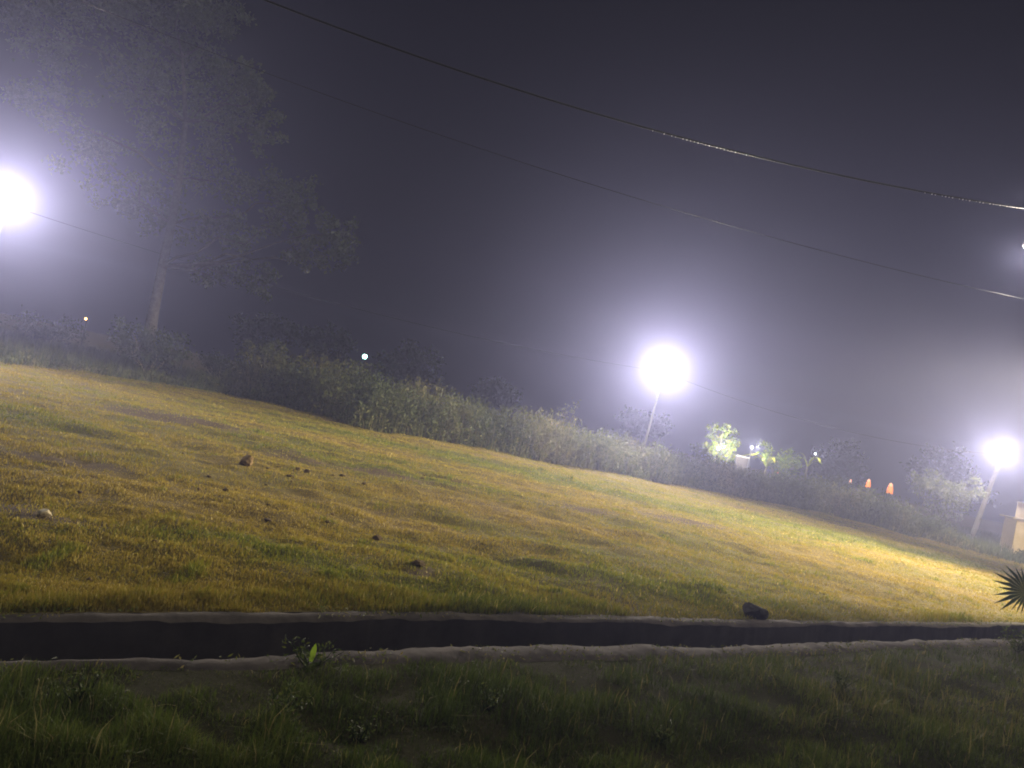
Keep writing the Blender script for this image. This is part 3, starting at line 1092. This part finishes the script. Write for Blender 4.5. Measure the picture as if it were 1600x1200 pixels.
# ------------------------------------------------------------------ small far lights
def far_light(px, py, D, mat, r, label):
    p = pix(px, py, D)
    b = gz_at(Vector((p.x, p.y + 0.2, 0)))
    root = empty('distant_lamp', b)
    MB().tube([b + Vector((0, 0, -0.1)), Vector((b.x, b.y, p.z - r * 0.5))], [0.05, 0.035], 8).build('pole', M['cable'], root)
    MB().lathe(p + Vector((0, 0, r * 0.8)), (0, 0, 1), [(0, r * 1.1), (r * 0.5, r * 1.0), (r * 0.9, r * 0.3)], 10).build('cap', M['housing'], root)
    MB().lathe(p + Vector((0, 0, -r)), (0, 0, 1), [(0, r * 0.4), (r * 0.5, r * 0.9), (r, r), (r * 1.5, r * 0.85), (r * 1.9, r * 0.4)], 12).build('bulb', mat, root, True)
    tag(root, label, 'lamp', 'small lights in the distance')


far_light(570, 557, 66, M['teal'], 0.20, 'small teal-white light above the scrub left of centre')
far_light(134, 498, 60, M['amber'], 0.09, 'tiny amber light below the left lamp')
far_light(288, 545, 60, M['dimglow'], 0.06, 'tiny faint light right of the big trunk')


def lantern(px, py, D, hh, wd, label, m_body, m_top):
    """squat glowing lantern on a post; px, py is its centre"""
    p = pix(px, py, D)
    b = gz_at(Vector((p.x, p.y, 0)))
    root = empty('garden_lantern', b)
    z0 = p.z - hh / 2
    MB().tube([b + Vector((0, 0, -0.1)), Vector((p.x, p.y, z0 - 0.03))], [0.04, 0.035], 8).build('post', M['cable'], root)
    MB().lathe((p.x, p.y, z0 - 0.04), (0, 0, 1), [(0, wd * 0.52), (0.035, wd * 0.54)], 12).build('base', M['housing'], root)
    MB().lathe((p.x, p.y, z0), (0, 0, 1), [(0, wd * 0.46), (hh * 0.12, wd * 0.5), (hh * 0.45, wd * 0.44), (hh * 0.68, wd * 0.34)], 14).build('shade', m_body, root, True)
    MB().lathe((p.x, p.y, z0 + hh * 0.69), (0, 0, 1), [(0, wd * 0.33), (hh * 0.18, wd * 0.27), (hh * 0.31, wd * 0.08)], 12).build('top', m_top, root, True)
    tag(root, label, 'lantern', 'orange lanterns beyond the bank')


lantern(1391, 763, 62, 0.90, 0.52, 'glowing orange lantern, largest and rightmost of the three by the bank', M['orange'], M['peach'])
lantern(1357, 755, 64, 0.72, 0.42, 'glowing orange lantern, middle of the three by the bank', M['orange'], M['peach'])
lantern(1329, 752, 66, 0.40, 0.22, 'faint pinkish lantern, smallest and leftmost of the three by the bank', M['dimglow'], M['dimglow'])
lantern(1216, 733, 64, 0.75, 0.20, 'dim slender reddish lantern below the lit garden plants', mat_emit('dim_red_shade', (1.0, 0.22, 0.12), 0.5), M['dimglow'])

# ------------------------------------------------------------------ lit garden beyond the scrub
def garden_lamp(px, py, D, power, label, r=0.13):
    p = pix(px, py, D)
    b = gz_at(Vector((p.x, p.y, 0)))
    root = empty('garden_light', b)
    MB().tube([b + Vector((0, 0, -0.1)), Vector((p.x, p.y, p.z - r))], [0.04, 0.03], 8).build('post', M['cable'], root)
    MB().lathe(p + Vector((0, 0, -r)), (0, 0, 1), [(0, r * 0.4), (r * 0.5, r * 0.9), (r, r), (r * 1.5, r * 0.85), (r * 1.9, r * 0.4)], 12).build('globe', M['white_bulb'], root, True)
    point_light('bulb', p + Vector((0.0, -1.1, 0.1)), power, (1.0, 0.93, 0.75), root, 0.08)
    tag(root, label, 'lamp')


garden_lamp(1123, 700, 61.0, 1500, 'small white globe light at the left end of the lit garden plants')
garden_lamp(1175, 699, 60.4, 1700, 'small white light between the two lit garden shrubs', 0.09)
shrub('garden_shrub', at_D(1118, 62.8), 1.7, 4.6, 2200, 0.26, M['bright'], 'bright lit leafy shrub at the left of the garden', tint=(0.5, 0.25))
shrub('garden_shrub', at_D(1212, 62.5), 1.9, 3.9, 2200, 0.24, M['bright'], 'lit leafy shrub at the right of the garden behind the arching leaves', tint=(0.4, 0.25))


def arching_plant(base, n, L, wd, label, mat, name='arching_plant', spread=1.0, z0=0.0):
    """rosette of long arching strap leaves"""
    root = empty(name, base)
    MB().tube([Vector(base) + Vector((0, 0, -0.05)), Vector(base) + Vector((0, 0, z0 + 0.3))], [0.12, 0.07], 8).build('stem', M['bark'], root)
    for k in range(n):
        a = 2 * math.pi * k / n + random.uniform(-0.3, 0.3)
        l = L * random.uniform(0.7, 1.15)
        sp = spread * random.uniform(0.45, 1.0)
        V, q = [], []
        m_ = 9
        for i in range(m_):
            f = i / (m_ - 1)
            rad = l * sp * (f + 0.15 * f * f)
            z = l * (1.25 * f - (0.75 + 0.35 * sp) * f * f) + z0 + 0.2
            c = Vector(base) + Vector((math.cos(a) * rad, math.sin(a) * rad, z))
            w_ = wd * (0.35 + 1.4 * f) * (1 - f) ** 0.6 + 0.004
            s_ = Vector((-math.sin(a), math.cos(a), 0)) * w_
            V += [c - s_ + Vector((0, 0, w_ * 0.4)), c, c + s_ + Vector((0, 0, w_ * 0.4))]
            if i:
                o_ = 3 * i
                q += [(o_ - 3, o_ - 2, o_ + 1, o_), (o_ - 2, o_ - 1, o_ + 2, o_ + 1)]
        me = np_mesh('leaf', np.array([tuple(v) for v in V]), [(4, np.array(q))], {'tint': np.full(len(V), random.uniform(0.3, 1.0))})
        link('leaf', me, mat, root, True)
    tag(root, label, 'plant')
    return root


arching_plant(at_D(1190, 60.6), 17, 2.3, 0.20, 'lit yellow-green plant with long arching leaves in the garden', M['bright'], z0=1.7, spread=0.95)
arching_plant(at_D(1252, 60.6), 7, 2.1, 0.11, 'spiky plant with upright fronds right of the lit garden', M['bright'], z0=2.4, spread=0.75)
garden_lamp(1274, 709, 59.6, 260, 'small white light under the spiky plant', 0.07)
# low dark garden wall with a pale cap, built for a white bar
kb = pix(1164, 714, 60.5)
kg = gz_at(Vector((kb.x, kb.y, 0)))
kr = empty('low_garden_wall', kg)
MB().box((kb.x, kb.y + 0.6, (kb.z - 0.06 + kg.z - 0.2) / 2), (1.0, 0.20, kb.z - 0.06 - kg.z + 0.2), None, 0.01).build('block', M['darkrock'], kr)
MB().box((kb.x, kb.y + 0.6, kb.z - 0.015), (1.1, 0.26, 0.06), None, 0.012).build('cap', M['polec'], kr)
tag(kr, 'low dark garden wall with a pale cap between the lit garden shrubs', 'plinth')

# ------------------------------------------------------------------ cream building at the right edge
cb = gnd(1579, 868)
bw, bd = 6.0, 4.5
bl = empty('plastered_outbuilding', gz_at(cb))
zb = -0.15
hw = 2.05
rotb = Matrix.Rotation(math.radians(-27), 3, 'Z')


def bpt(x, y, z):
    v = rotb @ Vector((x, y, 0))
    return Vector((cb.x + v.x, cb.y + v.y, z))


MB().box(bpt(bw / 2, bd / 2, (zb + hw) / 2), (bw, bd, hw - zb), rotb).build('wall', M['plaster'], bl)
MB().box(bpt(bw / 2, bd / 2, hw + 0.052), (bw + 0.5, bd + 0.5, 0.10), rotb, 0.01).build('roof_slab', M['plaster_trim'], bl)
MB().box(bpt(bw / 2 + 0.25, bd / 2 + 0.2, hw + 0.105 + 0.45), (bw - 0.5, bd - 0.6, 0.90), rotb).build('parapet', M['plaster'], bl)
MB().box(bpt(bw / 2 + 0.25, bd / 2 + 0.2, hw + 1.035), (bw - 0.4, bd - 0.5, 0.06), rotb, 0.01).build('coping', M['plaster_trim'], bl)
dr = MB().box(bpt(3.6, -0.012, 0.95), (0.9, 0.05, 1.9), rotb, 0.008).build('door', M['housing'], bl)
MB().box(bpt(3.95, -0.06, 0.95), (0.03, 0.05, 0.14), rotb, 0.005).build('handle', M['polem'], dr)
tag(bl, 'small flat-roofed cream plastered building at the right edge', 'building')

# ------------------------------------------------------------------ fan palm at the right edge
def fan_leaf(hub, outdir, L, n, spread, parent, pet_base):
    """fan leaf: n pleated segments round the hub, lying in the plane of outdir and its side vector"""
    outdir = Vector(outdir).normalized()
    nrm = Vector((0.15, -1.0, 0.25))
    nrm = (nrm - outdir * nrm.dot(outdir)).normalized()
    sd = nrm.cross(outdir)
    V, q = [], []
    for k in range(n):
        a = spread * ((k + 0.5) / n - 0.5)
        d = outdir * math.cos(a) + sd * math.sin(a)
        s_ = nrm.cross(d)
        l = L * (0.50 + 0.50 * math.cos(a * 0.9 + 0.25)) * random.uniform(0.78, 1.12)
        wv = l * 0.055
        droop = Vector((0, 0, -1)) * l * random.uniform(0.02, 0.14)
        i0 = len(V)
        V += [hub, hub + d * l * 0.5 + s_ * wv + nrm * 0.012, hub + d * l * 0.52 - nrm * 0.012, hub + d * l * 0.5 - s_ * wv + nrm * 0.012, hub + d * l + droop]
        q += [(i0, i0 + 1, i0 + 2), (i0, i0 + 2, i0 + 3), (i0 + 1, i0 + 4, i0 + 2), (i0 + 2, i0 + 4, i0 + 3)]
    me = np_mesh('leaf', np.array([tuple(v) for v in V]), [(3, np.array(q))], {'tint': np.full(len(V), random.uniform(0.2, 0.8))})
    lf = link('leaf', me, M['palm'], parent)
    pm = Vector(pet_base).lerp(hub, 0.55) + Vector((0, 0, 0.10))
    MB().tube([pet_base, pm, hub], [0.018, 0.014, 0.010], 6).build('leaf_stalk', M['palm'], lf if False else parent)


PD = 12.4
hubp = pix(1603, 926, PD)
pb = gz_at(pix(1700, 985, PD + 0.15))
pl = empty('fan_palm', pb)
MB().tube([pb + Vector((0, 0, -0.1)), pb + Vector((0, 0, 0.30)), pb + Vector((0, 0, 0.52))], [0.12, 0.10, 0.06], 10).build('trunk', M['bark'], pl)
crown_c = pb + Vector((0, 0, 0.5))
fan_leaf(hubp, rt * -1 + up * 0.22, 0.66, 15, math.radians(195), pl, crown_c)
for k in range(6):
    a = -1.2 + k * 0.62
    hb = crown_c + Vector((math.cos(a) * 0.55, math.sin(a) * 0.45, 0.45 + 0.2 * math.sin(k * 2.1)))
    fan_leaf(hb, hb - crown_c + Vector((0, 0, 0.1)), 0.62, 18, math.radians(190), pl, crown_c)
tag(pl, 'dark fan palm with a pointed leaf reaching into the right edge', 'palm')

# ------------------------------------------------------------------ rocks and clods on the field
def rock(name, px, py, size, seed, mat, label, cat='rock', group=None):
    c = gz_at(gnd(px, py))
    o = link(name, rock_mesh(name, c, size, seed), mat, None, False)
    center_origin(o)
    tag(o, label, cat, group)
    return o


rock('field_rock', 384, 731, (0.17, 0.14, 0.16), 17, M['rock'], 'tan angular rock standing alone on the left of the field')
rock('field_rock', 68, 813, (0.095, 0.075, 0.06), 5, M['palerock'], 'pale rounded stone in the shade at far left')
rock('field_rock', 1178, 966, (0.20, 0.17, 0.19), 31, M['darkrock'], 'dark round boulder beside the drain at right')
CLODS = [(420, 733, 0.06, 'dark soil clod nearest the tan rock'), (436, 729, 0.05, 'small dark clod behind the pair near the tan rock'), (453, 747, 0.07, 'dark clod at the start of the low brown ridge'),
         (464, 734, 0.06, 'flat dark clod on the far side of the brown ridge'), (478, 738, 0.08, 'brown lump on top of the low ridge'), (519, 743, 0.06, 'small brown clod before the last dark clod'),
         (535, 743, 0.075, 'black squarish clod at the right end of the clod line'), (568, 757, 0.05, 'lone clod right of the clod line'), (590, 839, 0.075, 'dark clod in the dry grass below the clod line'),
         (650, 890, 0.09, 'flat dark mound in the near grass left of centre'), (417, 816, 0.05, 'small dark clod in the dry grass below the tan rock'), (945, 884, 0.04, 'pale bit of straw and soil right of centre')]
for k, (x, y, s_, lb) in enumerate(CLODS):
    rock('soil_clod', x, y + 2, (s_ * 1.2, s_, s_ * 0.62), 20 + k, M['clod'], lb, 'clod', 'soil clods on the field')

for k in range(26):
    x, y = random.uniform(60, 760), random.uniform(700, 900)
    s_ = random.uniform(0.022, 0.05)
    rock('soil_clod', x, y, (s_ * 1.3, s_, s_ * 0.7), 60 + k, M['clod' if k % 3 else 'rock'], 'tiny clod of soil lying in the short grass of the field', 'clod', 'tiny clods in the grass')

# ------------------------------------------------------------------ broad-leaved weeds by the drain
def fz(p):
    return Vector((p.x, p.y, float(fore_height(np.array([p.x]), np.array([p.y]))[0])))


def weed(px, py, r, h, n, leaf, label, lime=False):
    b = fz(gnd(px, py))
    root = empty('broadleaf_weed', b)
    mb = MB()
    P_ = []
    for k in range(9):
        a = 2 * math.pi * k / 9 + random.uniform(-0.3, 0.3)
        tpv = b + Vector((math.cos(a) * r * random.uniform(0.3, 1), math.sin(a) * r * random.uniform(0.3, 1), h * random.uniform(0.6, 1.0)))
        pp = branchy(mb, b + Vector((0, 0, -0.02)), tpv, 0.006, 0.002, 5, 0.06)
        for _ in range(n // 9):
            f = random.uniform(0.25, 1.0)
            P_.append(Vector(pp[0]).lerp(tpv, f) + Vector((random.gauss(0, 1), random.gauss(0, 1), random.gauss(0, 1))) * leaf * 0.6)
    mb.build('stem', M['weed'], root)
    P_ = np.array([tuple(p) for p in P_])
    k = len(P_)
    link('foliage', leaf_cloud('foliage', P_, leaf * rng.uniform(0.6, 1.4, k), leaf * 0.5 * rng.uniform(0.7, 1.3, k), rng.uniform(0, 1, k), 0.4), M['weed'], root)
    if lime:
        base = pix(485, 1034, b.y - 0.12)
        V, q = [], []
        for i in range(8):
            f = i / 7
            c = base + Vector((0.015 * f, -0.02 * f, 0.145 * f))
            w_ = 0.021 * math.sin(math.pi * min(0.12 + f * 0.88, 1)) ** 0.7 + 0.001
            V += [c - Vector((w_, 0, 0)), c + Vector((0, 0.008, 0)), c + Vector((w_, 0, 0))]
            if i:
                o_ = 3 * i
                q += [(o_ - 3, o_ - 2, o_ + 1, o_), (o_ - 2, o_ - 1, o_ + 2, o_ + 1)]
        lf = link('lime_leaf', np_mesh('lime_leaf', np.array([tuple(v) for v in V]), [(4, np.array(q))], {'tint': np.full(len(V), 0.5)}), M['limeleaf'], root)
        lf['label'] = 'single bright lime leaf'
    tag(root, label, 'weed', 'weeds in the foreground grass')


weed(482, 1046, 0.24, 0.24, 150, 0.035, 'leafy weed with one lime leaf overhanging the drain', True)
weed(440, 1130, 0.18, 0.22, 170, 0.030, 'small-leaved weed in the dark foreground grass below the lime leaf')
weed(1590, 1020, 0.35, 0.40, 220, 0.06, 'dark weed clump on the near drain edge at far right')
weed(760, 1120, 0.14, 0.17, 110, 0.03, 'low leafy weed in the foreground grass at centre')
weed(1310, 1090, 0.16, 0.18, 120, 0.03, 'low leafy weed in the foreground grass at right')
weed(120, 1100, 0.16, 0.2, 120, 0.03, 'low leafy weed in the foreground grass at far left')
weed(1030, 1160, 0.13, 0.15, 100, 0.028, 'low leafy weed near the bottom, right of centre')
weed(560, 1150, 0.15, 0.16, 110, 0.028, 'low dark weed right of the small-leaved weed near the bottom')

# soil crumbs, dead leaves and straw on the drain's two lips
ds = rng.uniform(-6, 24, 5200)
side = rng.uniform(0, 1, len(ds)) < 0.5
dt = np.where(side, far_in(ds) + (far_out(ds) - far_in(ds)) * rng.uniform(0.05, 1.2, len(ds)), near_in(ds) - (near_in(ds) - near_out(ds)) * rng.uniform(0.05, 1.2, len(ds)))
okd = fbm(ds * 2.0, dt * 2.0, 171, 3) > 0.47
ds, dt = ds[okd], dt[okd]
Pd = np.stack([ds * E.x + dt * N.x, ds * E.y + dt * N.y, 0.030 + 0.01 * rng.uniform(0, 1, len(ds))], 1)
o = link('leaf_litter', leaf_cloud('leaf_litter', Pd, rng.uniform(0.012, 0.055, len(ds)), rng.uniform(0.008, 0.022, len(ds)), rng.normal(0.7, 0.25, len(ds)), 0), M['rough'])
tag(o, 'dead leaves and straw scattered along the drain edges', 'litter', kind='stuff')

# ------------------------------------------------------------------ haze
HX = 205.0
me = MB().box((6, 60, 11.8), (2 * HX + 30, 2 * HX + 30, 27.4)).mesh('haze')
mt = bpy.data.materials.new('haze_air')
mt.use_nodes = True
t = mt.node_tree
t.nodes.remove(t.nodes['Principled BSDF'])
pv = t.nodes.new('ShaderNodeVolumePrincipled')
pv.inputs['Color'].default_value = (*HAZE_COLOR, 1)
pv.inputs['Density'].default_value = HAZE_DENSITY
pv.inputs['Anisotropy'].default_value = HAZE_G
t.links.new(pv.outputs[0], t.nodes['Material Output'].inputs['Volume'])
hz = link('haze', me, mt)
tag(hz, 'pale night mist filling the air over the field', 'mist', kind='stuff')
